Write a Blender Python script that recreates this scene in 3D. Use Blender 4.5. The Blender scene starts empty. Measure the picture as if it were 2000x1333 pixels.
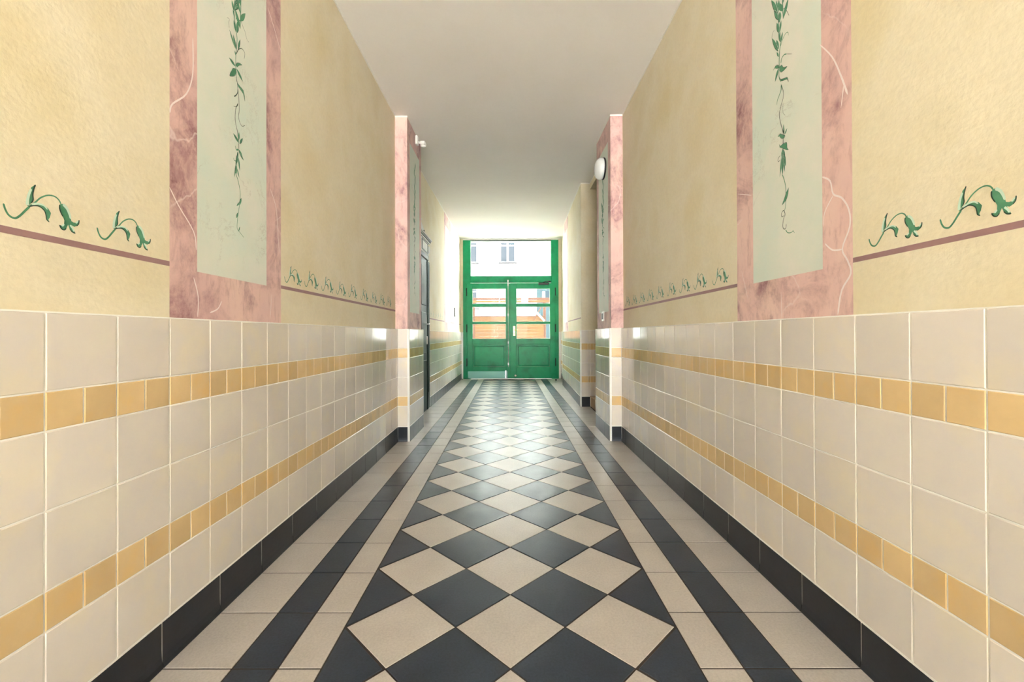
import bpy, math, random
from mathutils import Vector, Matrix
from mathutils.geometry import tessellate_polygon

random.seed(7)
SC = bpy.context.scene
COL = SC.collection

# ------------------------------------------------------------------ camera
CAM_H = 1.122
cam_d = bpy.data.cameras.new("camera")
cam = bpy.data.objects.new("camera", cam_d)
COL.objects.link(cam)
r = Vector((0.9999854, 0.00400181, -0.00363067))
u = Vector((0.00365026, -0.00490003, 0.99998133))
d = Vector((-0.00398394, 0.99997999, 0.00491456))
cam.matrix_world = Matrix(((r.x, u.x, -d.x, 0.0), (r.y, u.y, -d.y, 0.0), (r.z, u.z, -d.z, CAM_H), (0, 0, 0, 1)))
cam_d.sensor_width = 36.0
cam_d.sensor_fit = 'HORIZONTAL'
cam_d.lens = 36.0 * 855.55 / 2000.0
cam_d.shift_x = (1000 - 991.38) / 2000.0
cam_d.shift_y = (649.57 - 666.5) / 2000.0
cam_d.clip_start = 0.05
SC.camera = cam

# ------------------------------------------------------------------ sky and exposure
SKY = 4.4
world = bpy.data.worlds.new("overcast_sky")
SC.world = world
world.use_nodes = True
bg = world.node_tree.nodes["Background"]
bg.inputs[0].default_value = (0.86, 0.94, 1.0, 1)
bg.inputs[1].default_value = SKY
SC.view_settings.view_transform = 'Standard'
SC.view_settings.look = 'None'
SC.view_settings.gamma = 1.0
SC.view_settings.use_curve_mapping = False
SC.view_settings.exposure = 1.82

# sun high over the street behind the viewer; the block shades the courtyard
sun_d = bpy.data.lights.new("sun", 'SUN')
sun_d.energy = 66.0
sun_d.angle = math.radians(3)
sun_d.color = (1.0, 0.985, 0.97)
sun = bpy.data.objects.new("sun", sun_d)
sun.rotation_euler = (math.radians(38), 0, math.radians(8))
COL.objects.link(sun)

# ------------------------------------------------------------------ dimensions (metres)
Y_BACK = -7.0          # open street end behind the camera
Y_DOOR = 11.07         # courtyard door
WT = 1.174             # face of the wall tiles
WP = 1.204             # face of the painted plaster
PIL_T = 1.05           # face of the pilaster tiles
PIL_P = 1.075          # face of the pilaster plaster
PIL0, PIL1 = 4.60, 5.35
TOP, Y1T, Y1B, MID, Y2T, Y2B, BT = 1.1836, 0.9810, 0.8800, 0.6775, 0.4740, 0.3725, 0.1585
PITCH = 0.2032
STRIPE0, STRIPE1 = 1.3687, 1.3861


def ceil_z(y):
    return 3.445 + max(0.0, y - 4.6) * 0.0155


# ------------------------------------------------------------------ materials
def lin(c):
    return tuple((v / 255 / 12.92) if v / 255 <= 0.04045 else ((v / 255 + 0.055) / 1.055) ** 2.4 for v in c)


class NT:
    def __init__(s, name):
        s.m = bpy.data.materials.new(name)
        s.m.use_nodes = True
        s.t = s.m.node_tree
        s.b = s.t.nodes["Principled BSDF"]
        s.out = s.t.nodes["Material Output"]

    def n(s, kind, **kw):
        x = s.t.nodes.new(kind)
        for k, v in kw.items():
            if k.startswith('i_'):
                x.inputs[k[2:].replace('_', ' ')].default_value = v
            else:
                setattr(x, k, v)
        return x

    def l(s, a, b):
        s.t.links.new(a, b)

    def pos(s, scale=(1, 1, 1)):
        g = s.n('ShaderNodeNewGeometry')
        mp = s.n('ShaderNodeMapping')
        mp.inputs['Scale'].default_value = scale
        s.l(g.outputs['Position'], mp.inputs['Vector'])
        return mp.outputs[0]

    def noise(s, vec, scale, detail=4, rough=0.55, dist=0.0):
        x = s.n('ShaderNodeTexNoise')
        x.inputs['Scale'].default_value = scale
        x.inputs['Detail'].default_value = detail
        x.inputs['Roughness'].default_value = rough
        x.inputs['Distortion'].default_value = dist
        s.l(vec, x.inputs['Vector'])
        return x.outputs[0]

    def ramp(s, fac, stops):
        x = s.n('ShaderNodeValToRGB')
        cr = x.color_ramp
        while len(cr.elements) < len(stops):
            cr.elements.new(0.5)
        for e, (p, c) in zip(cr.elements, stops):
            e.position = p
            e.color = (c[0], c[1], c[2], 1) if not isinstance(c, (int, float)) else (c, c, c, 1)
        s.l(fac, x.inputs[0])
        return x.outputs[0]

    def mix(s, fac, a, b, mode='MIX'):
        x = s.n('ShaderNodeMix', data_type='RGBA', blend_type=mode)
        for sock, v in ((x.inputs[0], fac), (x.inputs[6], a), (x.inputs[7], b)):
            if hasattr(v, 'is_output'):
                s.l(v, sock)
            elif isinstance(v, (int, float)):
                sock.default_value = v
            else:
                sock.default_value = (v[0], v[1], v[2], 1)
        return x.outputs[2]

    def bump(s, h, strength, dist=0.01):
        x = s.n('ShaderNodeBump')
        x.inputs['Strength'].default_value = strength
        x.inputs['Distance'].default_value = dist
        s.l(h, x.inputs['Height'])
        s.l(x.outputs[0], s.b.inputs['Normal'])


def plain(name, c, rough=0.5, metal=0.0, spec=0.5):
    t = NT(name)
    t.b.inputs['Base Color'].default_value = (*lin(c), 1)
    t.b.inputs['Roughness'].default_value = rough
    t.b.inputs['Metallic'].default_value = metal
    t.b.inputs['Specular IOR Level'].default_value = spec
    return t.m


def mottled(name, c0, c1, scale, rough, bump=0.0, bscale=60, speck=0.0, sscale=160, rand=0.0, c2=None, stretch=(1, 1, 1), spec=0.5, rvar=0.0, bdist=0.004, lo=0.3, hi=0.7):
    t = NT(name)
    v = t.pos(stretch)
    f = t.noise(v, scale, 5)
    stops = [(lo, lin(c0)), (hi, lin(c1))]
    if c2:
        stops = [(lo, lin(c0)), (0.5, lin(c1)), (hi, lin(c2))]
    col = t.ramp(f, stops)
    if speck:
        sp = t.ramp(t.noise(t.pos(), sscale, 3, 0.7), [(0.32, 1 - speck), (0.62, 1.0)])
        col = t.mix(1.0, col, sp, 'MULTIPLY')
    if rand:
        oi = t.n('ShaderNodeObjectInfo')
        rr = t.ramp(oi.outputs['Random'], [(0, 1 - rand), (1, 1.0)])
        col = t.mix(1.0, col, rr, 'MULTIPLY')
    t.l(col, t.b.inputs['Base Color'])
    t.b.inputs['Specular IOR Level'].default_value = spec
    if rvar:
        f2 = t.noise(t.pos(), 9, 6, 0.65)
        rr = t.ramp(f2, [(0.35, rough - rvar), (0.65, rough + rvar)])
        t.l(rr, t.b.inputs['Roughness'])
    else:
        t.b.inputs['Roughness'].default_value = rough
    if bump:
        t.bump(t.noise(t.pos(), bscale, 3), bump, bdist)
    return t.m


def marble(name):
    t = NT(name)
    v = t.pos((1, 1, 0.75))
    base = t.ramp(t.noise(v, 2.6, 6, 0.6), [(0.3, lin((218, 180, 178))), (0.5, lin((231, 194, 187))), (0.72, lin((241, 210, 196)))])
    bl = t.ramp(t.noise(v, 3.4, 8, 0.68, 0.7), [(0.46, 0.0), (0.66, 1.0)])
    bl2 = t.ramp(t.noise(v, 17.0, 8, 0.75), [(0.30, 0.0), (0.58, 1.0)])
    blot = t.mix(1.0, bl, bl2, 'MULTIPLY')
    c = t.mix(blot, base, lin((150, 104, 110)))
    st = t.ramp(t.noise(t.pos((1, 1, 0.3)), 26.0, 6, 0.75, 0.4), [(0.52, 0.0), (0.70, 0.45)])
    c = t.mix(st, c, lin((166, 116, 118)))
    # fine pale veins
    nz = t.n('ShaderNodeTexNoise')
    nz.inputs['Scale'].default_value = 2.2
    nz.inputs['Detail'].default_value = 5
    t.l(v, nz.inputs['Vector'])
    mm = t.n('ShaderNodeMix', data_type='VECTOR')
    mm.inputs[0].default_value = 0.35
    t.l(v, mm.inputs[4])
    t.l(nz.outputs[1], mm.inputs[5])
    vo = t.n('ShaderNodeTexVoronoi', feature='DISTANCE_TO_EDGE')
    vo.inputs['Scale'].default_value = 3.6
    t.l(mm.outputs[1], vo.inputs['Vector'])
    vein = t.ramp(vo.outputs[0], [(0.0, 0.55), (0.012, 0.0)])
    msk = t.ramp(t.noise(v, 1.7, 3), [(0.5, 0.0), (0.6, 1.0)])
    c = t.mix(t.mix(1.0, vein, msk, 'MULTIPLY'), c, lin((248, 232, 230)))
    t.l(c, t.b.inputs['Base Color'])
    t.b.inputs['Roughness'].default_value = 0.6
    t.bump(t.noise(t.pos(), 45, 3), 0.12, 0.004)
    return t.m


def pale_green_panel(name):
    t = NT(name)
    v = t.pos()
    base = t.ramp(t.noise(v, 3.0, 6, 0.6), [(0.34, lin((232, 230, 219))), (0.52, lin((222, 228, 215))), (0.7, lin((214, 228, 217)))])
    f = t.noise(v, 2.4, 8, 0.7, 1.2)
    line = t.ramp(f, [(0.488, 0.0), (0.496, 0.35), (0.504, 0.0)])
    m = t.ramp(t.noise(v, 3.1, 3), [(0.52, 0.0), (0.6, 1.0)])
    c = t.mix(t.mix(1.0, line, m, 'MULTIPLY'), base, lin((150, 132, 120)))
    t.l(c, t.b.inputs['Base Color'])
    t.b.inputs['Roughness'].default_value = 0.62
    t.bump(t.noise(t.pos(), 45, 3), 0.1, 0.004)
    return t.m


def glass(name):
    t = NT(name)
    t.t.nodes.remove(t.b)
    tr = t.n('ShaderNodeBsdfTransparent')
    tr.inputs[0].default_value = (0.93, 0.96, 0.95, 1)
    gl = t.n('ShaderNodeBsdfGlossy')
    gl.inputs['Roughness'].default_value = 0.0
    fr = t.n('ShaderNodeFresnel')
    fr.inputs[0].default_value = 1.16
    mx = t.n('ShaderNodeMixShader')
    t.l(fr.outputs[0], mx.inputs[0])
    t.l(tr.outputs[0], mx.inputs[1])
    t.l(gl.outputs[0], mx.inputs[2])
    t.l(mx.outputs[0], t.out.inputs[0])
    return t.m


M = {
    'plaster': mottled('yellow_plaster', (230, 217, 184), (236, 226, 200), 1.6, 0.65, 0.3, 70, speck=0.05, sscale=45, c2=(228, 214, 176), lo=0.32, hi=0.72, spec=0.25),
    'ceiling': mottled('ceiling_paint', (247, 244, 238), (244, 240, 233), 1.2, 0.75, 0.04, 40),
    'ceiling_edge': plain('ceiling_edge_paint', (240, 236, 226), 0.7),
    'cream': mottled('cream_wall_tile', (238, 230, 216), (232, 224, 217), 4.0, 0.11, 0.10, 30, rand=0.10, c2=(240, 229, 208), bdist=0.002),
    'amber': mottled('amber_wall_tile', (236, 206, 154), (230, 200, 150), 9.0, 0.11, 0.10, 30, rand=0.16, c2=(237, 200, 138), bdist=0.002),
    'black': mottled('black_base_tile', (18, 23, 33), (26, 32, 43), 12.0, 0.3, 0.1, 60, rand=0.1, bdist=0.002),
    'grout': plain('pale_grout', (250, 248, 242), 0.8),
    'floor_cream': mottled('cream_floor_tile', (186, 179, 172), (196, 189, 182), 5.0, 0.34, 0.10, 120, speck=0.16, sscale=110, rand=0.06, rvar=0.03, bdist=0.002, spec=0.28),
    'floor_dark': mottled('slate_floor_tile', (48, 57, 69), (56, 65, 78), 5.0, 0.32, 0.10, 120, speck=0.30, sscale=110, rand=0.10, rvar=0.04, bdist=0.002, spec=0.28),
    'floor_grout': plain('dark_floor_grout', (52, 44, 40), 0.85),
    'concrete': mottled('street_paving', (200, 197, 192), (208, 205, 200), 1.5, 0.8, 0.1, 30),
    'marble': marble('painted_pink_marble'),
    'pale_green': pale_green_panel('painted_pale_green'),
    'vein': plain('painted_white_vein', (248, 234, 232), 0.6),
    'stripe': mottled('painted_mauve_stripe', (156, 120, 120), (166, 130, 129), 8.0, 0.6),
    'leaf': mottled('painted_leaf_green', (64, 132, 96), (90, 152, 116), 30.0, 0.55),
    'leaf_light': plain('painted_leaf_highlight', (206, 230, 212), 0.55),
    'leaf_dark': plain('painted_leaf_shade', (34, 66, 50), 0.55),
    'white_trim': plain('white_corner_trim', (250, 250, 247), 0.25),
    'white_plastic': plain('white_plastic', (236, 236, 232), 0.3),
    'grey_plastic': plain('grey_plastic', (120, 122, 124), 0.4),
    'black_plastic': plain('black_plastic', (24, 24, 26), 0.4),
    'opal': plain('opal_lamp_glass', (232, 236, 236), 0.12),
    'door_green': mottled('green_door_paint', (2, 134, 84), (5, 146, 96), 3.0, 0.3, 0.05, 40, c2=(2, 120, 76), spec=0.22),
    'pane_halo': plain('pale_pane_halo', (206, 232, 214), 0.5),  # bright halo round the panes, put into a pale bead colour
    'dark_green': mottled('dark_green_door_paint', (12, 40, 34), (18, 52, 44), 4.0, 0.5, spec=0.25),
    'stucco_white': plain('white_stucco', (240, 240, 236), 0.55),
    'steel': plain('brushed_steel', (190, 192, 194), 0.35, 1.0),
    'worn_metal': plain('worn_kick_plate', (92, 134, 122), 0.35, 0.6),
    'brass': plain('brass', (226, 206, 140), 0.3, 0.8),
    'glass': glass('window_glass'),
    'facade': mottled('white_render', (238, 236, 232), (232, 230, 228), 0.6, 0.85, 0.05, 30),
    'win_frame': plain('white_window_frame', (240, 240, 240), 0.4),
    'win_glass': plain('curtained_glass', (56, 59, 64), 0.5, 0.0, 0.1),
    'win_dark': plain('dark_window_glass', (44, 54, 60), 0.5, 0.0, 0.1),
    'sill': plain('grey_sill', (48, 44, 44), 0.6),
    'teal': plain('teal_door_paint', (22, 48, 52), 0.5),
    'wood': mottled('orange_timber', (88, 54, 18), (106, 68, 26), 4.0, 0.6, 0.1, 40, rand=0.25, c2=(70, 41, 13), stretch=(0.6, 1, 6)),
    'wood_dark': mottled('brown_timber', (70, 38, 22), (84, 48, 28), 5.0, 0.6, stretch=(0.6, 1, 6)),
    'step': mottled('tan_step_tile', (196, 164, 112), (182, 148, 98), 6.0, 0.3, rand=0.08),
}


# ------------------------------------------------------------------ mesh helpers
class MB:
    """Collects geometry for one mesh object."""

    def __init__(s):
        s.v, s.f, s.mi, s.mats = [], [], [], []

    def mat(s, name):
        if name not in s.mats:
            s.mats.append(name)
        return s.mats.index(name)

    def add(s, verts, faces, mat):
        o = len(s.v)
        s.v += [tuple(p) for p in verts]
        i = s.mat(mat)
        for f in faces:
            s.f.append(tuple(o + k for k in f))
            s.mi.append(i)
        return s

    def box(s, x0, x1, y0, y1, z0, z1, mat, bev=0.0):
        x0, x1 = min(x0, x1), max(x0, x1)
        y0, y1 = min(y0, y1), max(y0, y1)
        z0, z1 = min(z0, z1), max(z0, z1)
        if bev <= 0:
            v = [(x, y, z) for z in (z0, z1) for y in (y0, y1) for x in (x0, x1)]
            return s.add(v, [(0, 2, 3, 1), (4, 5, 7, 6), (0, 1, 5, 4), (2, 6, 7, 3), (0, 4, 6, 2), (1, 3, 7, 5)], mat)
        b = min(bev, (x1 - x0) * .45, (y1 - y0) * .45, (z1 - z0) * .45)
        v, idx = [], {}
        for sx in (0, 1):
            for sy in (0, 1):
                for sz in (0, 1):
                    c = ((x0, x1)[sx], (y0, y1)[sy], (z0, z1)[sz])
                    sg = (1 - 2 * sx, 1 - 2 * sy, 1 - 2 * sz)
                    for ax in range(3):
                        idx[(sx, sy, sz, ax)] = len(v)
                        v.append(tuple(c[k] + (0 if k == ax else sg[k] * b) for k in range(3)))
        f = []
        for ax in range(3):
            a1, a2 = (ax + 1) % 3, (ax + 2) % 3
            for sd in (0, 1):
                q = []
                for p1, p2 in ((0, 0), (1, 0), (1, 1), (0, 1)):
                    k = [0, 0, 0]
                    k[ax], k[a1], k[a2] = sd, p1, p2
                    q.append(idx[(*k, ax)])
                f.append(tuple(q if sd else q[::-1]))
            for p1 in (0, 1):
                for p2 in (0, 1):
                    k0, k1 = [0, 0, 0], [0, 0, 0]
                    k0[ax], k1[ax] = 0, 1
                    k0[a1] = k1[a1] = p1
                    k0[a2] = k1[a2] = p2
                    q = (idx[(*k0, a1)], idx[(*k1, a1)], idx[(*k1, a2)], idx[(*k0, a2)])
                    f.append(q if (p1 == p2) else q[::-1])
        for sx in (0, 1):
            for sy in (0, 1):
                for sz in (0, 1):
                    q = tuple(idx[(sx, sy, sz, k)] for k in range(3))
                    f.append(q if (sx + sy + sz) % 2 else q[::-1])
        return s.add(v, f, mat)

    def prism(s, foot, z0, z1, mat):
        """Vertical prism; z0/z1 are numbers or functions of y."""
        g0 = z0 if callable(z0) else (lambda y: z0)
        g1 = z1 if callable(z1) else (lambda y: z1)
        n = len(foot)
        area = sum(foot[i][0] * foot[(i + 1) % n][1] - foot[(i + 1) % n][0] * foot[i][1] for i in range(n))
        if area < 0:
            foot = foot[::-1]
        v = [(x, y, g0(y)) for x, y in foot] + [(x, y, g1(y)) for x, y in foot]
        f = [tuple(range(n))[::-1], tuple(range(n, 2 * n))]
        f += [(i, (i + 1) % n, n + (i + 1) % n, n + i) for i in range(n)]
        return s.add(v, f, mat)

    def lathe(s, prof, mat, seg=24, M4=None):
        """Profile (radius, height) about local z."""
        M4 = M4 or Matrix.Identity(4)
        v, f = [], []
        n = len(prof)
        for k in range(seg):
            a = 2 * math.pi * k / seg
            for rr, zz in prof:
                v.append(tuple(M4 @ Vector((rr * math.cos(a), rr * math.sin(a), zz))))
        for k in range(seg):
            k2 = (k + 1) % seg
            for i in range(n - 1):
                f.append((k * n + i, k2 * n + i, k2 * n + i + 1, k * n + i + 1))
        f.append(tuple(k * n for k in range(seg))[::-1])
        f.append(tuple(k * n + n - 1 for k in range(seg)))
        return s.add(v, f, mat)

    def tube(s, pts, rad, mat, seg=8):
        pts = [Vector(p) for p in pts]
        v, f = [], []
        for i, p in enumerate(pts):
            t = (pts[min(i + 1, len(pts) - 1)] - pts[max(i - 1, 0)]).normalized()
            a = Vector((0, 0, 1)) if abs(t.z) < 0.9 else Vector((1, 0, 0))
            b = t.cross(a).normalized()
            c = b.cross(t)
            for k in range(seg):
                an = 2 * math.pi * k / seg
                v.append(tuple(p + rad * (b * math.cos(an) + c * math.sin(an))))
        for i in range(len(pts) - 1):
            for k in range(seg):
                f.append((i * seg + k, i * seg + (k + 1) % seg, (i + 1) * seg + (k + 1) % seg, (i + 1) * seg + k))
        f.append(tuple(range(seg))[::-1])
        f.append(tuple((len(pts) - 1) * seg + k for k in range(seg)))
        return s.add(v, f, mat)

    def mesh(s, name, smooth=False):
        me = bpy.data.meshes.new(name)
        me.from_pydata(s.v, [], s.f)
        for k in s.mats:
            me.materials.append(M[k])
        me.polygons.foreach_set('material_index', s.mi)
        if smooth:
            me.polygons.foreach_set('use_smooth', [True] * len(s.f))
        me.update()
        return me

    def build(s, name, parent=None, smooth=False, loc=None, rz=0.0):
        return obj(name, s.mesh(name, smooth), parent, loc, rz)


def obj(name, me, parent=None, loc=None, rz=0.0):
    o = bpy.data.objects.new(name, me)
    COL.objects.link(o)
    if parent:
        o.parent = parent
    if loc:
        o.location = loc
    if rz:
        o.rotation_euler = (0, 0, rz)
    return o


def tag(o, label, cat, kind=None, group=None):
    o['label'] = label
    o['category'] = cat
    if kind:
        o['kind'] = kind
    if group:
        o['group'] = group
    return o


def empty(name, loc=(0, 0, 0), rz=0.0):
    return obj(name, None, None, loc, rz)


# ------------------------------------------------------------------ tiles
def tile_mesh(name, w, h, t, mat, bev=0.0018, cove=0.0):
    """Tile in local coords: x 0..w, z 0..h, face towards -y at y=-t."""
    b = bev
    if cove:
        prof = [(0, 0), (-t - cove, 0), (-t - cove, 0.004), (-t - cove * 0.45, 0.018), (-t - cove * 0.12, 0.040), (-t, 0.065), (-t, h - 0.003), (-t + 0.003, h), (0, h)]
        v = [(x, y, z) for x in (0, w) for y, z in prof]
        n = len(prof)
        f = [(i, i + 1, n + i + 1, n + i) for i in range(n - 1)] + [tuple(range(n))[::-1], tuple(range(n, 2 * n))]
        return MB().add(v, f, mat).mesh(name)
    v = [(0, 0, 0), (w, 0, 0), (w, 0, h), (0, 0, h),
         (0, -t + b, 0), (w, -t + b, 0), (w, -t + b, h), (0, -t + b, h),
         (b, -t, b), (w - b, -t, b), (w - b, -t, h - b), (b, -t, h - b)]
    f = [(8, 9, 10, 11)]
    for i in range(4):
        j = (i + 1) % 4
        f.append((i, j, 4 + j, 4 + i))
        f.append((4 + i, 4 + j, 8 + j, 8 + i))
    return MB().add(v, f, mat).mesh(name)


_tiles = {}


def tile(name, w, h, t, mat, cove=0.0):
    k = (name, round(w, 4), round(h, 4), round(t, 4), mat, cove)
    if k not in _tiles:
        _tiles[k] = tile_mesh(name, w, h, t, mat, cove=cove)
    return _tiles[k]


JW = 0.0045


def tile_face(wall, base, p0, p1, joints, base_pitch=0.297, base_phase=0.0, t=0.026, side_cols=True, skirting=True):
    """Clad a wall run with tiles. p0->p1: bottom line of the backing surface,
    the face looks to the right of p0->p1. joints: distances along the run of the big joints."""
    P0, P1 = Vector((*p0, 0)), Vector((*p1, 0))
    run = P1 - P0
    L = run.length
    e = run / L
    rz = math.atan2(e.y, e.x)

    def put(par, me, name, a, z):
        o = obj(name, me, par, tuple(P0 + e * a)[:2] + (z,), rz)
        o.rotation_euler = (random.uniform(-.0012, .0012), random.uniform(-.0004, .0004), rz + random.uniform(-.0016, .0016))
        return o

    js = sorted(j for j in joints if 0.012 < j < L - 0.012)
    edges = [0.0] + js + [L]
    full = PITCH
    for i in range(len(edges) - 1):
        a, b = edges[i], edges[i + 1]
        w = b - a - JW
        if w < 0.006:
            continue
        if abs(w - (full - JW)) < 0.002:
            w = full - JW
        for z1, z0 in ((TOP, Y1T), (Y1B, MID), (MID, Y2T), (Y2B, BT)):
            put(wall, tile('cream_tile', w, z1 - z0 - JW, t, 'cream'), 'cream_tile', a + JW / 2, z0 + JW / 2)
        # amber half tiles
        if i == 0 and len(edges) > 2:
            subs = [(max(a, b - full / 2), b)] + ([(a, b - full / 2)] if b - a > full / 2 + 0.01 else [])
        elif b - a > full / 2 + 0.01:
            subs = [(a, a + full / 2), (a + full / 2, b)]
        else:
            subs = [(a, b)]
        for a2, b2 in subs:
            w2 = b2 - a2 - JW
            if w2 < 0.006:
                continue
            if abs(w2 - (full / 2 - JW)) < 0.002:
                w2 = full / 2 - JW
            for z1, z0 in ((Y1T, Y1B), (Y2T, Y2B)):
                put(wall, tile('amber_tile', w2, z1 - z0 - JW, t, 'amber'), 'amber_tile', a2 + JW / 2, z0 + JW / 2)
    if skirting:
        k = base_phase
        bj = []
        while k < L:
            if k > 0.02:
                bj.append(k)
            k += base_pitch
        be = [0.0] + [j for j in bj if j < L - 0.02] + [L]
        for i in range(len(be) - 1):
            w = be[i + 1] - be[i] - JW
            if abs(w - (base_pitch - JW)) < 0.002:
                w = base_pitch - JW
            o = obj('base_tile', tile('base_tile', w, BT - JW, t, 'black', 0.005), base, tuple(P0 + e * (be[i] + JW / 2))[:2] + (0.0,), rz)


# ------------------------------------------------------------------ painted decoration
def ribbon(pts, w0, w1):
    """Outline strip for a brush stroke through 2D points."""
    P = [Vector(p) for p in pts]
    # Catmull-Rom smoothing
    Q = []
    for i in range(len(P) - 1):
        p0, p1, p2, p3 = P[max(i - 1, 0)], P[i], P[i + 1], P[min(i + 2, len(P) - 1)]
        for k in range(4):
            t = k / 4
            Q.append(0.5 * ((2 * p1) + (p2 - p0) * t + (2 * p0 - 5 * p1 + 4 * p2 - p3) * t * t + (3 * p1 - p0 - 3 * p2 + p3) * t ** 3))
    Q.append(P[-1])
    v, f = [], []
    n = len(Q)
    for i, q in enumerate(Q):
        t = Q[min(i + 1, n - 1)] - Q[max(i - 1, 0)]
        if t.length < 1e-9:
            t = Vector((1, 0))
        t.normalize()
        nn = Vector((-t.y, t.x))
        s = i / (n - 1)
        w = (w0 + (w1 - w0) * s) * 0.5
        if i in (0, n - 1):
            w *= 0.35
        v += [q + nn * w, q - nn * w]
    f = [(2 * i, 2 * i + 1, 2 * i + 3, 2 * i + 2) for i in range(n - 1)]
    return v, f


def lens_leaf(b, t, w):
    b, t = Vector(b), Vector(t)
    a = t - b
    n = Vector((-a.y, a.x)).normalized()
    L = [0, .15, .32, .5, .68, .85, 1]
    W = [.12, .55, .9, 1, .78, .42, .02]
    up = [b + a * l + n * w * .5 * k for l, k in zip(L, W)]
    dn = [b + a * l - n * w * .5 * k for l, k in zip(L, W)]
    return up + dn[::-1], up


class Paint:
    """2D artwork placed on a wall plane through a mapping (a, z, lift) -> xyz."""

    def __init__(s, mapping):
        s.mb, s.map = MB(), mapping

    def poly(s, pts, mat, lift):
        tri = tessellate_polygon([[Vector((p[0], p[1], 0)) for p in pts]])
        s.mb.add([s.map(p[0], p[1], lift) for p in pts], tri, mat)

    def strip(s, pts, w0, w1, mat, lift):
        v, f = ribbon(pts, w0, w1)
        s.mb.add([s.map(p.x, p.y, lift) for p in v], f, mat)

    def art(s, items, mat, lift, shade=None, tf=lambda p: p, k=1.0):
        n = 0
        for it in items:
            n += 1
            l = lift + 0.000004 * n
            if it[0] == 's':
                s.strip([tf(p) for p in it[1]], it[2] * k, it[3] * k, mat if mat != 'leaf' else 'leaf_dark' if it[2] < 0.004 else 'leaf', l)
            elif it[0] == 's3':
                o, up = lens_leaf(tf(it[1][0]), tf(it[1][1]), it[2] * k)
                s.poly([(p.x, p.y) for p in o], mat, l)
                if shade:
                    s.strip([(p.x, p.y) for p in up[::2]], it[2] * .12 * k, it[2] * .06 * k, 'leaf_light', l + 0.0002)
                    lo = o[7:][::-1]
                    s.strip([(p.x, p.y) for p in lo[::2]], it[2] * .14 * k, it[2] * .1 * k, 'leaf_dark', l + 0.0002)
            else:
                pts = [tf(p) for p in it[1]]
                s.poly(pts, mat, l)
                if shade:
                    s.strip(pts, 0.0016 * k, 0.0012 * k, 'leaf_dark', l + 0.0002)


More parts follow.
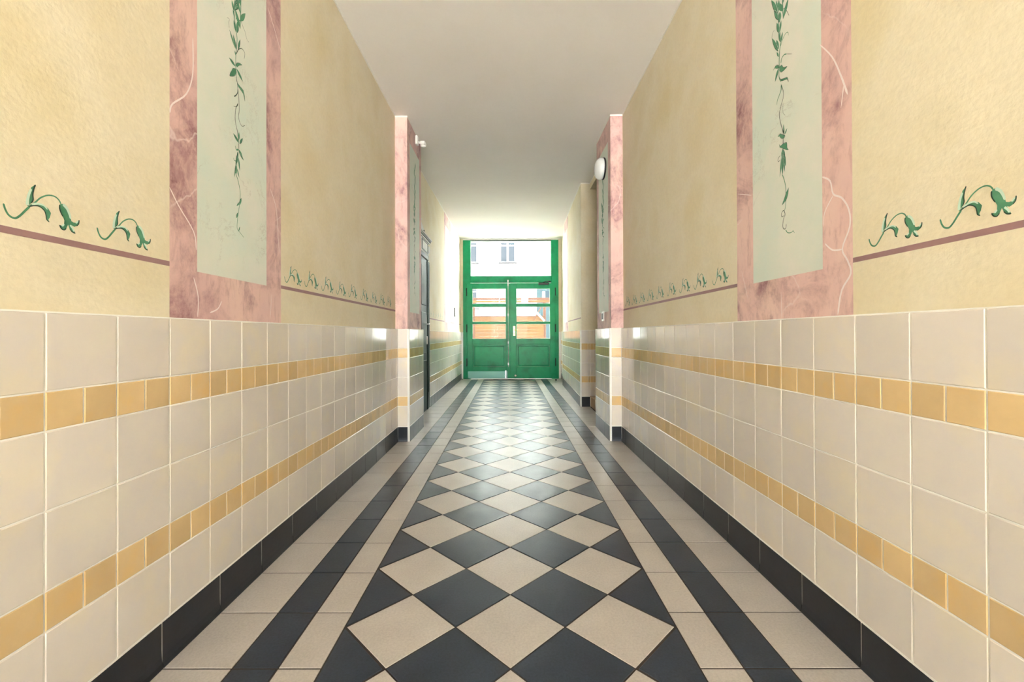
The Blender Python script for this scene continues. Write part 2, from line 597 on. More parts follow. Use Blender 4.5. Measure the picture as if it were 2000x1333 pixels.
VINE_L = [('s',[(1.9149,2.5988),(1.9106,2.5548),(1.9127,2.5212),(1.9213,2.4894),(1.93,2.4573),(1.9322,2.426),(1.9234,2.3602),(1.9225,2.3297),(1.9233,2.3057),(1.9298,2.2461)],0.005,0.0031),('s3',[(1.9063,2.5489),(1.8956,2.584)],0.014),('s3',[(1.9149,2.5526),(1.9214,2.6037)],0.0156),('s3',[(1.9192,2.5586),(1.9456,2.6085)],0.0125),('s3',[(1.9214,2.5629),(1.9456,2.592)],0.0094),('s3',[(1.9236,2.5891),(1.9591,2.6313)],0.0109),('s3',[(1.9148,2.52),(1.902,2.5484)],0.0094),('s3',[(1.9235,2.5182),(1.9345,2.548)],0.0037),('s3',[(1.9235,2.4637),(1.9084,2.5045)],0.014),('s3',[(1.9322,2.467),(1.9367,2.5222)],0.0187),('s3',[(1.9169,2.3886),(1.8787,2.4433)],0.0109),('s3',[(1.9234,2.3874),(1.904,2.4394)],0.0156),('s3',[(1.9388,2.3975),(1.9544,2.452)],0.0125),('s3',[(1.9212,2.3588),(1.9147,2.3763)],0.0062),('s3',[(1.919,2.3085),(1.8766,2.3196)],0.014),('s3',[(1.9299,2.3043),(1.9747,2.2729)],0.0156),('s',[(1.9277,2.3684),(1.941,2.3962),(1.9634,2.4164),(1.9818,2.4172),(1.9887,2.4076),(1.984,2.3822)],0.0037,0.0016),('s',[(1.9478,2.5302),(1.959,2.5397),(1.9727,2.5257),(1.9912,2.5106),(2.0052,2.4863),(2.0219,2.4833)],0.0028,0.0012),('s',[(1.8787,2.4486),(1.8746,2.4696),(1.8788,2.4885),(1.8623,2.4832)],0.0016,0.0012),('p',[(1.9233,2.3166),(1.9321,2.3316),(1.9498,2.3412),(1.9679,2.3447),(1.9454,2.3288),(1.9321,2.3124)]),('p',[(1.9018,2.2898),(1.9255,2.2989),(1.9255,2.2798),(1.9103,2.2599),(1.8807,2.2437),(1.889,2.2661)]),('s',[(1.9254,2.2662),(1.9342,2.2413),(1.9386,2.2136),(1.9452,2.1761),(1.9474,2.1277),(1.9429,2.1007),(1.9496,2.0793),(1.9676,2.0672),(1.9907,2.0824)],0.0037,0.0019),('s',[(1.9385,2.156),(1.9231,2.1234),(1.9179,2.0882),(1.9209,2.0598),(1.934,2.0279),(1.9428,1.9799),(1.945,1.9534)],0.0031,0.0031),('p',[(1.9342,2.244),(1.9542,2.2389),(1.9769,2.2351),(1.9862,2.2178),(1.9885,2.1909),(1.9769,2.2183),(1.9587,2.2249),(1.9408,2.2313)]),('s',[(1.9373,2.2211),(1.9355,2.2009),(1.9232,2.1819),(1.9111,2.1718)],0.0037,0.005),('s',[(1.9385,2.1506),(1.9275,2.1339),(1.9059,2.1266)],0.0031,0.0016),('s',[(1.9405,1.9515),(1.9273,1.9432),(1.9178,1.9581)],0.0087,0.0019),('s3',[(1.945,1.9809),(1.9036,2.0058)],0.014),('s3',[(1.9428,1.9936),(1.9451,2.0303)],0.0109),('s3',[(1.9495,1.9801),(1.9721,2.015)],0.0125),('s3',[(1.9427,1.9525),(1.9743,1.9232)],0.0156),('s3',[(1.9383,1.9396),(1.9361,1.9078)],0.0109),('s',[(1.9397,1.932),(1.9347,1.9023),(1.9273,1.8717),(1.9248,1.8372),(1.9396,1.8088),(1.952,1.7729),(1.953,1.7329),(1.9419,1.6709),(1.9344,1.6382),(1.9319,1.5977),(1.9468,1.5859),(1.9825,1.566)],0.0049,0.0021),('s',[(1.9273,1.8932),(1.9126,1.8904),(1.9069,1.9002)],0.0042,0.0021),('s3',[(1.9522,1.9372),(1.9803,1.9174)],0.0105),('s3',[(1.9397,1.932),(1.9223,1.8699)],0.014),('s3',[(1.9422,1.9145),(1.9521,1.8581)],0.0098),('s3',[(1.9273,1.8871),(1.9126,1.816)],0.0088),('s3',[(1.9263,1.8805),(1.9248,1.8311)],0.014),('s3',[(1.9322,1.8614),(1.9471,1.8268)],0.0077),('s3',[(1.9632,1.7392),(1.9469,1.7017)],0.0126),('s3',[(1.952,1.7171),(1.9281,1.6946)],0.0084),('s3',[(1.9394,1.6672),(1.927,1.6408)],0.0119),('s3',[(1.9519,1.6087),(1.9418,1.5831)],0.0063)]
VINE_R = [('s3',[(1.9528,2.5539),(1.9997,2.6476)],0.0203),('s3',[(1.9506,2.5468),(1.9633,2.6197)],0.0125),('s3',[(1.9483,2.5533),(1.9412,2.6028)],0.014),('s3',[(1.9509,2.5222),(1.9795,2.5875)],0.0172),('s3',[(1.94,2.5035),(1.9374,2.548)],0.0234),('s3',[(1.9449,2.4604),(1.9599,2.5149)],0.0172),('s3',[(1.9361,2.4625),(1.9291,2.5038)],0.0125),('s3',[(1.9366,2.4137),(1.9471,2.4646)],0.0109),('s3',[(1.9301,2.4094),(1.9189,2.4451)],0.0125),('s3',[(1.9524,2.3831),(1.9969,2.4711)],0.0172),('s3',[(1.9479,2.3911),(1.963,2.4397)],0.0156),('s3',[(1.9483,2.3557),(1.9613,2.3834)],0.0087),('s3',[(1.951,2.3053),(1.9763,2.2587)],0.0156),('s',[(1.95,2.6095),(1.9502,2.5822),(1.9487,2.5207),(1.9405,2.4655),(1.9344,2.4204),(1.9415,2.3705),(1.945,2.3317),(1.9444,2.304),(1.947,2.2672),(1.9364,2.2356)],0.005,0.0037),('s',[(1.9347,2.3933),(1.9215,2.4117),(1.9,2.424),(1.8834,2.4191),(1.8794,2.4018)],0.0044,0.0016),('s',[(1.9333,2.3162),(1.9266,2.3338),(1.9094,2.339),(1.8926,2.3309)],0.005,0.0037),('s',[(1.8926,2.3309),(1.856,2.3074)],0.0019,0.0012),('s',[(1.9202,2.5272),(1.9115,2.5423),(1.901,2.5317),(1.8906,2.5174),(1.8744,2.4842)],0.0025,0.0019),('s',[(1.9969,2.4711),(1.9921,2.4902),(1.9782,2.4946)],0.0022,0.0012),('p',[(1.9894,2.3175),(1.971,2.3272),(1.9531,2.3203),(1.9444,2.304),(1.9621,2.3107),(1.9756,2.3203)]),('p',[(1.9422,2.3054),(1.9269,2.3041),(1.9142,2.2855),(1.889,2.2754),(1.9144,2.2721),(1.9316,2.2757),(1.9424,2.2891)]),('p',[(1.9448,2.2632),(1.9362,2.2472),(1.9147,2.2373),(1.8896,2.2279),(1.8815,2.2038),(1.8917,2.2212),(1.9148,2.2293),(1.9342,2.2378)]),('s',[(1.9313,2.2199),(1.9324,2.1987),(1.9457,2.1816),(1.9592,2.1669),(1.9648,2.1473)],0.0069,0.0025),('s',[(1.9321,2.2231),(1.9175,2.1823),(1.9177,2.1582),(1.9287,2.137),(1.9398,2.1183),(1.9458,2.0941),(1.9404,2.0614),(1.9256,2.0217),(1.9173,1.9962)],0.0028,0.0031),('s',[(1.9202,2.1271),(1.9206,2.0922),(1.9038,2.0703)],0.0016,0.0012),('s',[(1.9197,1.9784),(1.9223,1.931),(1.9249,1.8907)],0.0037,0.0037),('p',[(1.9588,2.0015),(1.941,2.0071),(1.9302,1.9994),(1.9068,1.9833),(1.9175,1.9761),(1.9347,1.9851),(1.9433,1.9972)]),('p',[(1.9481,1.9638),(1.9416,1.9528),(1.9221,1.9538),(1.8967,1.9494),(1.8928,1.9238),(1.8846,1.9136),(1.897,1.9176),(1.918,1.9318),(1.9352,1.9432),(1.946,1.9492)]),('s3',[(1.9131,1.9942),(1.9169,2.0391)],0.0078),('s3',[(1.9089,1.9896),(1.8919,2.0084)],0.0078),('s3',[(1.9245,1.9319),(1.9335,1.8942)],0.0125),('s3',[(1.9202,1.9274),(1.91,1.8847)],0.0125),('s3',[(1.9284,1.9146),(1.9466,1.8176)],0.0105),('s3',[(1.9285,1.9085),(1.927,1.8196)],0.0158),('s3',[(1.9236,1.9126),(1.9101,1.827)],0.0105),('s3',[(1.9164,1.9096),(1.9051,1.8492)],0.014),('s',[(1.9431,1.9115),(1.9582,1.9022),(1.9558,1.8888),(1.9409,1.8921)],0.0028,0.0021),('s',[(1.9294,1.8235),(1.9152,1.7941),(1.906,1.7608),(1.9041,1.724),(1.9069,1.6798),(1.9143,1.6578)],0.0042,0.0028),('p',[(1.885,1.7507),(1.89,1.7225),(1.9019,1.7023),(1.9308,1.6884),(1.9161,1.7097),(1.9016,1.7353)]),('s',[(1.9122,1.6331),(1.912,1.6481),(1.9215,1.6613),(1.9337,1.6541),(1.9338,1.6374),(1.9193,1.638)],0.0035,0.0025),('s',[(1.9145,1.6367),(1.9244,1.6151),(1.927,1.5915),(1.9175,1.5785),(1.9056,1.5817),(1.9031,1.5976)],0.0032,0.0028),('s',[(1.908,1.5747),(1.8941,1.5579),(1.871,1.5526),(1.8574,1.5567),(1.8486,1.5459)],0.0042,0.0021)]
VEIN_L = [('s',[(1.6605,2.258),(1.6605,2.1221),(1.6276,2.0264),(1.5596,1.9525),(1.5479,1.9147)],0.0052,0.0065),('s',[(2.1803,2.7641),(2.2456,2.6949),(2.2765,2.6567),(2.3148,2.6215)],0.0046,0.0032),('s',[(1.5471,1.6486),(1.5889,1.596),(1.665,1.5186),(1.679,1.4515)],0.0058,0.0046),('s',[(1.665,1.3441),(1.6896,1.2715),(1.686,1.193)],0.0052,0.0052),('s',[(2.2012,1.8622),(2.2568,1.7793),(2.2758,1.6349),(2.2886,1.5555)],0.0039,0.0032),('s',[(2.2123,1.3295),(2.2,1.2067)],0.0032,0.0032),('s',[(1.8285,1.267),(1.8038,1.2327),(1.7563,1.2142)],0.0039,0.0065)]
VEIN_R = [('s',[(1.6926,2.2399),(1.6273,2.1492),(1.5848,2.0532),(1.5549,1.97)],0.0039,0.0091),('s',[(1.5733,2.0098),(1.5859,1.9388)],0.0065,0.0026),('s',[(1.6836,1.7228),(1.643,1.6934),(1.6271,1.6393),(1.586,1.6119),(1.5532,1.56),(1.5496,1.499),(1.5847,1.4274),(1.5609,1.3809),(1.5465,1.3325),(1.5893,1.277),(1.6089,1.1904)],0.0065,0.0078),('s',[(1.6271,1.6345),(1.6711,1.5837),(1.6786,1.5308)],0.0046,0.0032),('s',[(1.6723,1.4645),(1.6324,1.4319),(1.5878,1.4257)],0.0052,0.0072),('s',[(2.3043,1.8571),(2.175,1.809)],0.0032,0.0039),('s',[(1.9414,1.3066),(1.9381,1.1823)],0.0026,0.0026),('s',[(2.2705,1.4469),(2.2105,1.2934)],0.0026,0.0026)]
FLOWER = {'stem':[('s',[(0.0,0.0535),(0.004,0.0397),(0.0117,0.0277),(0.0243,0.024),(0.0355,0.0331),(0.0469,0.0483),(0.0586,0.0637)],0.0045,0.0054),('s',[(0.0654,0.072),(0.0713,0.0775),(0.0845,0.0936),(0.1025,0.1054),(0.1192,0.1076),(0.1306,0.1013),(0.1364,0.0913)],0.0037,0.0037)],'green':[('p',[(0.0519,0.0625),(0.0512,0.0769),(0.0552,0.0965),(0.0619,0.1135),(0.0712,0.123),(0.0671,0.1115),(0.0647,0.0978),(0.0654,0.0831),(0.061,0.0725),(0.0552,0.0627)]),('p',[(0.0552,0.0627),(0.062,0.071),(0.0758,0.0777),(0.0899,0.0775),(0.1026,0.0705),(0.11,0.0603),(0.107,0.0479),(0.1033,0.0412),(0.1056,0.0352),(0.0982,0.0399),(0.0975,0.0511),(0.0935,0.0633),(0.0828,0.0708),(0.0688,0.0682)]),('p',[(0.1326,0.0901),(0.1403,0.0944),(0.1502,0.0874),(0.157,0.0753),(0.1622,0.0627),(0.1643,0.0531),(0.1704,0.0507),(0.1787,0.0515),(0.1828,0.0579),(0.1862,0.0617),(0.1858,0.0525),(0.1808,0.0439),(0.1725,0.039),(0.1663,0.0415),(0.1704,0.0324),(0.1758,0.0215),(0.1663,0.0233),(0.159,0.0317),(0.1554,0.0408),(0.1503,0.0295),(0.1443,0.0234),(0.1365,0.0262),(0.1315,0.0348),(0.1385,0.0334),(0.1443,0.04),(0.1451,0.0501),(0.1404,0.0608),(0.1345,0.071),(0.1318,0.0801)])],'light':[('s',[(0.0526,0.0642),(0.0529,0.0774),(0.0565,0.0951),(0.0616,0.109)],0.0054,0.0032),('s',[(0.062,0.0695),(0.0775,0.0756),(0.0917,0.075),(0.1008,0.0673)],0.0037,0.0022),('s',[(0.1411,0.0935),(0.1522,0.084),(0.159,0.0698),(0.1622,0.0586)],0.0054,0.0032),('s',[(0.161,0.0414),(0.1676,0.0337),(0.1717,0.0254)],0.0041,0.0025),('s',[(0.1766,0.0498),(0.1841,0.0583)],0.0033,0.002),('s',[(0.1385,0.0326),(0.1451,0.0394)],0.0037,0.0022)],'dark':[('s',[(0.0712,0.123),(0.0671,0.1097),(0.065,0.096),(0.0657,0.0821),(0.0613,0.0726)],0.0037,0.0026),('s',[(0.0559,0.0622),(0.0688,0.0682),(0.0817,0.0694),(0.0935,0.0614),(0.0975,0.0492),(0.099,0.04),(0.1056,0.0352)],0.0033,0.0023),('s',[(0.1326,0.0894),(0.1322,0.079),(0.1353,0.0693),(0.1412,0.059)],0.0037,0.0026),('s',[(0.1323,0.0342),(0.1365,0.0262),(0.1443,0.0234),(0.1503,0.0295)],0.0033,0.0023),('s',[(0.1862,0.0617),(0.1849,0.0503),(0.1787,0.0426)],0.0033,0.0023),('s',[(0.1758,0.0215),(0.1663,0.0233),(0.159,0.0317)],0.0033,0.0023)]}


# ================================================================== STRUCTURE
SL = 0.25   # slab thickness

# ---- floor
floor = MB().box(-1.45, 2.5, Y_BACK, Y_DOOR + 0.35, -0.12, -0.0025, 'floor_grout').build('floor')
tag(floor, 'corridor floor with slate and cream diamond tiles between striped borders', 'floor', 'structure')
FP, FPH = 0.2969, 1.4770
DD, DPH = 0.4203, 1.4756          # diamond diagonal and a row line
HW = 0.636                        # half width of the diamond field
S1, S2 = 0.784, 0.938             # border strip edges
FT = 0.010
FJ = 0.006
pieces = []                       # (distance, name, footprint, material)
rows = range(-32, 33)
for k in rows:
    y0, y1 = FPH + FP * k, min(FPH + FP * (k + 1), Y_DOOR - 0.10)
    if y1 - y0 < 0.05:
        continue
    for sgn in (-1, 1):
        out = 1.20
        if sgn > 0 and 5.3 < y0 < 6.8:
            out = 1.245
        if PIL0 - 0.3 < y0 < PIL1:
            out = 1.20
        if sgn < 0 and y0 > 5.2:
            out = 1.245
        if sgn > 0 and y1 > 9.7:
            out = 1.30
        for nm, xa, xb, mt in (('inner_border_tile', HW, S1, 'floor_cream'), ('dark_border_tile', S1, S2, 'floor_dark'), ('outer_border_tile', S2, out, 'floor_cream')):
            xs = sorted((sgn * xa, sgn * xb))
            pieces.append((y0, nm, [(xs[0] + FJ / 2, y0 + FJ / 2), (xs[1] - FJ / 2, y0 + FJ / 2), (xs[1] - FJ / 2, y1 - FJ / 2), (xs[0] + FJ / 2, y1 - FJ / 2)], mt))
h = DD / 2
g = FJ * 0.7071
for k in range(-22, 23):
    yc = DPH + DD * (k + 0.5)
    if yc + h < Y_DOOR - 0.1:
        for i in (-1, 0, 1):
            xc = i * DD
            pieces.append((yc - h, 'cream_diamond_tile', [(xc, yc - h + g), (xc + h - g, yc), (xc, yc + h - g), (xc - h + g, yc)], 'floor_cream'))
    yc = DPH + DD * k
    if yc + h < Y_DOOR - 0.1:
        for i in (-.5, .5):
            xc = i * DD
            pieces.append((yc - h, 'slate_diamond_tile', [(xc, yc - h + g), (xc + h - g, yc), (xc, yc + h - g), (xc - h + g, yc)], 'floor_dark'))
        for sg in (-1, 1):
            xo = sg * (HW - FJ / 2)
            xi = sg * (HW - h + g)
            pieces.append((yc - h, 'slate_triangle_tile', [(xo, yc - h + 1.6 * g), (xi, yc), (xo, yc + h - 1.6 * g)], 'floor_dark'))
# closing row in front of the door
pieces.append((Y_DOOR - .1, 'threshold_tile', [(-1.17, Y_DOOR - 0.098), (1.25, Y_DOOR - 0.098), (1.25, Y_DOOR + 0.02), (-1.17, Y_DOOR + 0.02)], 'floor_cream'))


def floor_piece(mb, foot, mt, dz=0.0, ox=0.0, oy=0.0):
    n = len(foot)
    a = sum(foot[i][0] * foot[(i + 1) % n][1] - foot[(i + 1) % n][0] * foot[i][1] for i in range(n))
    if a < 0:
        foot = foot[::-1]
    cx, cy = sum(p[0] for p in foot) / n, sum(p[1] for p in foot) / n
    b = 0.0013
    ins = []
    for x, y in foot:
        L = math.hypot(x - cx, y - cy)
        ins.append((x + (cx - x) / L * b * 1.4, y + (cy - y) / L * b * 1.4))
    v = [(x - ox, y - oy, -FT) for x, y in foot] + [(x - ox, y - oy, -b + dz) for x, y in foot] + [(x - ox, y - oy, dz) for x, y in ins]
    f = [tuple(range(2 * n, 3 * n))]
    for lv in (0, 1):
        f += [(lv * n + i, lv * n + (i + 1) % n, (lv + 1) * n + (i + 1) % n, (lv + 1) * n + i) for i in range(n)]
    mb.add(v, f, mt)


single = sorted([p for p in pieces if p[0] > 1.0], key=lambda p: p[0])[:290]
ids = set(id(p) for p in single)
shared = {}
for p in single:
    cx = sum(q[0] for q in p[2]) / len(p[2])
    cy = sum(q[1] for q in p[2]) / len(p[2])
    key = (p[1], p[3], tuple((round(x - cx, 3), round(y - cy, 3)) for x, y in p[2]))
    if key not in shared:
        mb = MB()
        floor_piece(mb, p[2], p[3], 0, cx, cy)
        shared[key] = mb.mesh(p[1])
    o = obj(p[1], shared[key], floor, (cx, cy, random.uniform(-.0004, 0.0)))
    o.rotation_euler = (random.uniform(-.0008, .0008), random.uniform(-.0008, .0008), 0)
rest = MB()
for p in pieces:
    if id(p) not in ids:
        floor_piece(rest, p[2], p[3])
ro = rest.build('distant_floor_tiles', floor)
ro['kind'] = 'stuff'

# ---- ceiling
cm = MB()
ys = [Y_BACK, 4.6, Y_DOOR + 0.35]
for x0, x1, ya, yb in ((-1.6, 1.6, Y_BACK, 4.6), (-1.6, 1.6, 4.6, Y_DOOR + 0.35)):
    cm.prism([(x0, ya), (x1, ya), (x1, yb), (x0, yb)], ceil_z, lambda y: ceil_z(y) + 0.2, 'ceiling')
ceiling = tag(cm.build('ceiling'), 'plain off-white plaster ceiling of the passage', 'ceiling', 'structure')

# ---- walls: prisms of plaster with a grout bed and tiles in front
# far wall lines (tile face)
LF0, LF1 = (-1.232, 6.78), (-1.208, Y_DOOR)
RF0, RF1 = (1.095, 6.79), (1.180, 9.75)


def wall(name, foot, label, extra=()):
    mb = MB().prism(foot, 0.0, ceil_z, 'plaster')
    for e in extra:
        mb.prism(*e)
    return tag(mb.build(name), label, 'wall', 'structure')


def bed(parent, foot, z1=TOP + 0.002):
    return MB().prism(foot, 0.0, z1, 'grout').build('grout_bed', parent)


def skirt(name, label):
    # the skirting is its own piece of the setting; its mesh is the mortar bed behind the tiles
    return name, label


def make_skirting(name, foot, label):
    o = MB().prism(foot, 0.0, BT - 0.001, 'grout').build(name)
    return tag(o, label, 'baseboard', 'structure')


# near left / right walls
TT = 0.026
wall_left = wall('wall_left', [(-WP, Y_BACK), (-WP, PIL1), (-WP - SL, PIL1), (-WP - SL, Y_BACK)],
                 'long yellow plaster wall on the left with painted marble panel above cream tiles')
wall_right = wall('wall_right', [(WP, Y_BACK), (WP, PIL1), (WP + SL, PIL1), (WP + SL, Y_BACK)],
                  'long yellow plaster wall on the right with painted marble panel above cream tiles')
BEDX = WT + 0.0022
bed(wall_left, [(-BEDX, Y_BACK), (-BEDX, PIL0), (-WP - .01, PIL0), (-WP - .01, Y_BACK)])
bed(wall_right, [(BEDX, Y_BACK), (BEDX, PIL0), (WP + .01, PIL0), (WP + .01, Y_BACK)])
base_left = make_skirting('baseboard_left', [(-WT - .0015, Y_BACK), (-WT - .0015, PIL0), (-WP, PIL0), (-WP, Y_BACK)], 'black tiled skirting along the left wall nearest the viewer')
base_right = make_skirting('baseboard_right', [(WT + .0015, Y_BACK), (WT + .0015, PIL0), (WP, PIL0), (WP, Y_BACK)], 'black tiled skirting along the right wall nearest the viewer')
YS = 0.30      # tiles start here; the photograph shows them from one metre on
# left wall faces +x: run from far to near keeps the face to the right of the run -> p0 far? face right of p0->p1
# direction +y has its right side towards +x
tile_face(wall_left, base_left, (-WT - TT, YS), (-WT - TT, PIL0), [1.1036 + PITCH * k - YS for k in range(-6, 20)], 0.2969, (1.477 - YS) % 0.2969)
# right wall faces -x: run along -y
tile_face(wall_right, base_right, (WT + TT, PIL0), (WT + TT, YS), [PIL0 - (1.0846 + PITCH * k) for k in range(-6, 20)], 0.2969, (PIL0 - 1.477) % 0.2969)

# pilasters
pil = {}
for sgn, side in ((-1, 'left'), (1, 'right')):
    foot = [(sgn * PIL_P, PIL0 + .025), (sgn * PIL_P, PIL1 - .0), (sgn * (WP + 0.02), PIL1), (sgn * (WP + 0.02), PIL0 + .025)]
    o = wall('wall_%s_pilaster' % side, foot, 'narrow %s pilaster painted as pink marble, %s' % (side, 'under the motion sensor' if sgn < 0 else 'carrying the round lamp'))
    pil[sgn] = o
    bed(o, [(sgn * (PIL_T + .002), PIL0 + .002), (sgn * (PIL_T + .002), PIL1), (sgn * (WP - .02), PIL1), (sgn * (WP - .02), PIL0 + .002)])
    bb = make_skirting('baseboard_%s_pilaster' % side, [(sgn * (PIL_T + .004), PIL0 + .004), (sgn * (PIL_T + .004), PIL1), (sgn * (WP - .02), PIL1), (sgn * (WP - .02), PIL0 + .004)], 'black tiled skirting round the %s pilaster' % side)
    TRW = 0.020
    if sgn < 0:
        tile_face(o, bb, (-WT, PIL0 + TT), (-PIL_T - TRW, PIL0 + TT), [], 0.2969, 1.0)
        tile_face(o, bb, (-PIL_T - TT, PIL0 + .012), (-PIL_T - TT, PIL1), [0.045 + PITCH * k for k in range(0, 4)], 0.2969, .15)
    else:
        tile_face(o, bb, (PIL_T + TRW, PIL0 + TT), (WT, PIL0 + TT), [], 0.2969, 1.0)
        tile_face(o, bb, (PIL_T + TT, PIL1), (PIL_T + TT, PIL0 + .012), [0.10 + PITCH * k for k in range(0, 4)], 0.2969, .2)
    # white quarter-round trim on the near corner, thin strip on the far one
    mb = MB()
    c = (sgn * (PIL_T + TRW), PIL0 + TRW)
    arc = [(c[0] - sgn * TRW * math.cos(a), c[1] - TRW * math.sin(a)) for a in [math.pi / 2 * k / 6 for k in range(7)]]
    mb.prism([(sgn * (PIL_T + TRW), PIL0 + TRW)] + arc, 0.0, TOP + 0.001, 'white_trim')
    mb.build('corner_trim', o)
    MB().box(sgn * PIL_T, sgn * (PIL_T + .05), PIL1 - .004, PIL1 + .004, 0, TOP, 'white_trim', .002).build('end_trim', o)

# far left wall with the side door in it
off = 0.025
wall_left_far = wall('wall_left_far', [(-1.257, PIL1), (LF1[0] - off, Y_DOOR + .05), (LF1[0] - off - SL, Y_DOOR + .05), (-1.257 - SL, PIL1)],
                     'yellow plaster wall on the far left between the dark side door and green door')
bed(wall_left_far, [(LF0[0] - .002, LF0[1]), (LF1[0] - .002, LF1[1]), (LF1[0] - .05, LF1[1]), (LF0[0] - .05, LF0[1])])
base_lf = make_skirting('baseboard_left_far', [(LF0[0] - .004, LF0[1]), (LF1[0] - .004, LF1[1]), (LF1[0] - .04, LF1[1]), (LF0[0] - .04, LF0[1])], 'black tiled skirting along the far left wall')
tile_face(wall_left_far, base_lf, (LF0[0] - TT, LF0[1]), (LF1[0] - TT, LF1[1]), [0.12 + PITCH * k for k in range(0, 22)], 0.2969, .1)
MB().box(LF0[0] - .03, LF0[0] + .002, LF0[1] - .012, LF0[1], 0, TOP, 'white_trim', .002).build('end_trim', wall_left_far)

# far right wall block beyond the stair niche
wall_right_far = wall('wall_right_far', [(RF0[0] + off, RF0[1] + .02), (RF1[0] + off, RF1[1]), (2.4, RF1[1]), (2.4, RF0[1] + .02)],
                      'yellow plaster wall on the far right beyond the stair niche')
bed(wall_right_far, [(RF0[0] + .002, RF0[1] + .002), (RF1[0] + .002, RF1[1]), (RF1[0] + .2, RF1[1]), (1.40, RF1[1]), (1.40, RF0[1] + .002)])
base_rf = make_skirting('baseboard_right_far', [(RF0[0] + .004, RF0[1] + .004), (RF1[0] + .004, RF1[1]), (RF1[0] + .04, RF1[1]), (RF0[0] + .04, RF0[1] + .3), (1.25, RF0[1] + .3), (1.25, RF0[1] + .004)], 'black tiled skirting round the far right wall corner')
tile_face(wall_right_far, base_rf, (RF1[0] + TT, RF1[1]), (RF0[0] + TT, RF0[1] + .012), [0.15 + PITCH * k for k in range(0, 15)], 0.2969, .2)
tile_face(wall_right_far, base_rf, (RF0[0] + .02, RF0[1] + TT), (1.25, RF0[1] + TT), [], 0.2969, .9)
tile_face(wall_right_far, base_rf, (1.25, RF0[1] + TT), (1.40, RF0[1] + TT), [0.06], 0.2969, .9, skirting=False)
mb = MB()
TRW = .02
c = (RF0[0] + TRW, RF0[1] + TRW)
mb.prism([c] + [(c[0] - TRW * math.cos(a), c[1] - TRW * math.sin(a)) for a in [math.pi / 2 * k / 6 for k in range(7)]], 0, TOP + .001, 'white_trim')
mb.build('corner_trim', wall_right_far)
MB().box(RF1[0] - .001, RF1[0] + .03, RF1[1] - .012, RF1[1] + .004, 0, TOP, 'white_trim', .002).build('end_trim', wall_right_far)

# stair niche on the right: lintel, back wall, first step
wall_niche = MB().box(1.262, 2.4, PIL1, RF0[1] + .02, 3.375, 3.70, 'plaster').box(2.3, 2.45, PIL1 - .1, RF0[1] + .1, 0, 3.6, 'plaster').box(WP + .02, 2.45, PIL1 - .12, PIL1, 0, 3.6, 'plaster').build('wall_niche')
tag(wall_niche, 'yellow lintel and walls of the stair niche behind the right pilaster', 'wall', 'structure')
st = empty('stair_step', (1.255, 6.06, 0))
tag(st, 'tan tiled first stair step inside the niche on the right', 'step', 'structure')
MB().box(0, 1.0, -.70, .74, 0, .150, 'step', .004).build('riser', st)
for i in range(4):
    MB().box(-.012, .30, -.70 + .362 * i, -.70 + .362 * i + .357, .150, .166, 'step', .003).build('tread_tile', st)

# right-hand return beside the green door, end wall strips
wall_right_end = wall('wall_right_end', [(1.325, RF1[1]), (1.325, Y_DOOR + .05), (1.7, Y_DOOR + .05), (1.7, RF1[1])], 'short wall return beside the right jamb of the green door')
bed(wall_right_end, [(1.302, RF1[1]), (1.302, Y_DOOR), (1.36, Y_DOOR), (1.36, RF1[1])])
base_re = make_skirting('baseboard_right_end', [(1.304, RF1[1]), (1.304, Y_DOOR), (1.34, Y_DOOR), (1.34, RF1[1])], 'short black tiled skirting beside the right jamb of the green door')
tile_face(wall_right_end, base_re, (1.30 + TT, Y_DOOR), (1.30 + TT, RF1[1]), [.1 + PITCH * k for k in range(7)], 0.2969, .1)

DX0, DX1, DZ = -1.168, 1.249, 3.515
we = MB()
we.box(-1.7, DX0, Y_DOOR + .02, Y_DOOR + .35, 0, 3.75, 'plaster')
we.box(DX1, 1.8, Y_DOOR + .02, Y_DOOR + .35, 0, 3.75, 'plaster')
we.box(DX0, DX1, Y_DOOR + .02, Y_DOOR + .35, DZ, 3.75, 'ceiling')
wall_end = tag(we.build('wall_end'), 'narrow end wall framing the green double door', 'wall', 'structure')
MB().box(-1.235, DX0, Y_DOOR - .004, Y_DOOR + .02, 0.0, TOP, 'white_trim', .002).build('tile_strip', wall_end)
MB().box(DX1, 1.30, Y_DOOR - .004, Y_DOOR + .02, 0.0, TOP, 'white_trim', .002).build('tile_strip', wall_end)

# thin white paint line where walls meet the ceiling
CE = 0.016


def edge_strip(p0, p1, nx, ny):
    (x0, y0), (x1, y1) = p0, p1
    MB().prism([(x0, y0), (x1, y1), (x1 + nx * .003, y1 + ny * .003), (x0 + nx * .003, y0 + ny * .003)], lambda y: ceil_z(y) - CE, lambda y: ceil_z(y) - .0005, 'ceiling_edge').build('ceiling_edge', ceiling)


edge_strip((-WP, Y_BACK), (-WP, 4.6), 1, 0)
edge_strip((WP, Y_BACK), (WP, 4.6), -1, 0)
for sgn in (-1, 1):
    edge_strip((sgn * PIL_P, PIL0 + .025), (sgn * PIL_P, PIL1), -sgn, 0)
    edge_strip((sgn * WP, PIL0 + .025), (sgn * PIL_P, PIL0 + .025), 0, -1)
edge_strip((-1.257, PIL1), (LF1[0] - off, Y_DOOR), 1, 0)
edge_strip((RF0[0] + off, RF0[1] + .02), (RF1[0] + off, RF1[1]), -1, 0)
edge_strip((1.262, PIL1), (1.262, RF0[1]), -1, 0)
edge_strip((RF0[0] + off, RF0[1] + .02), (1.262, RF0[1] + .02), 0, -1)


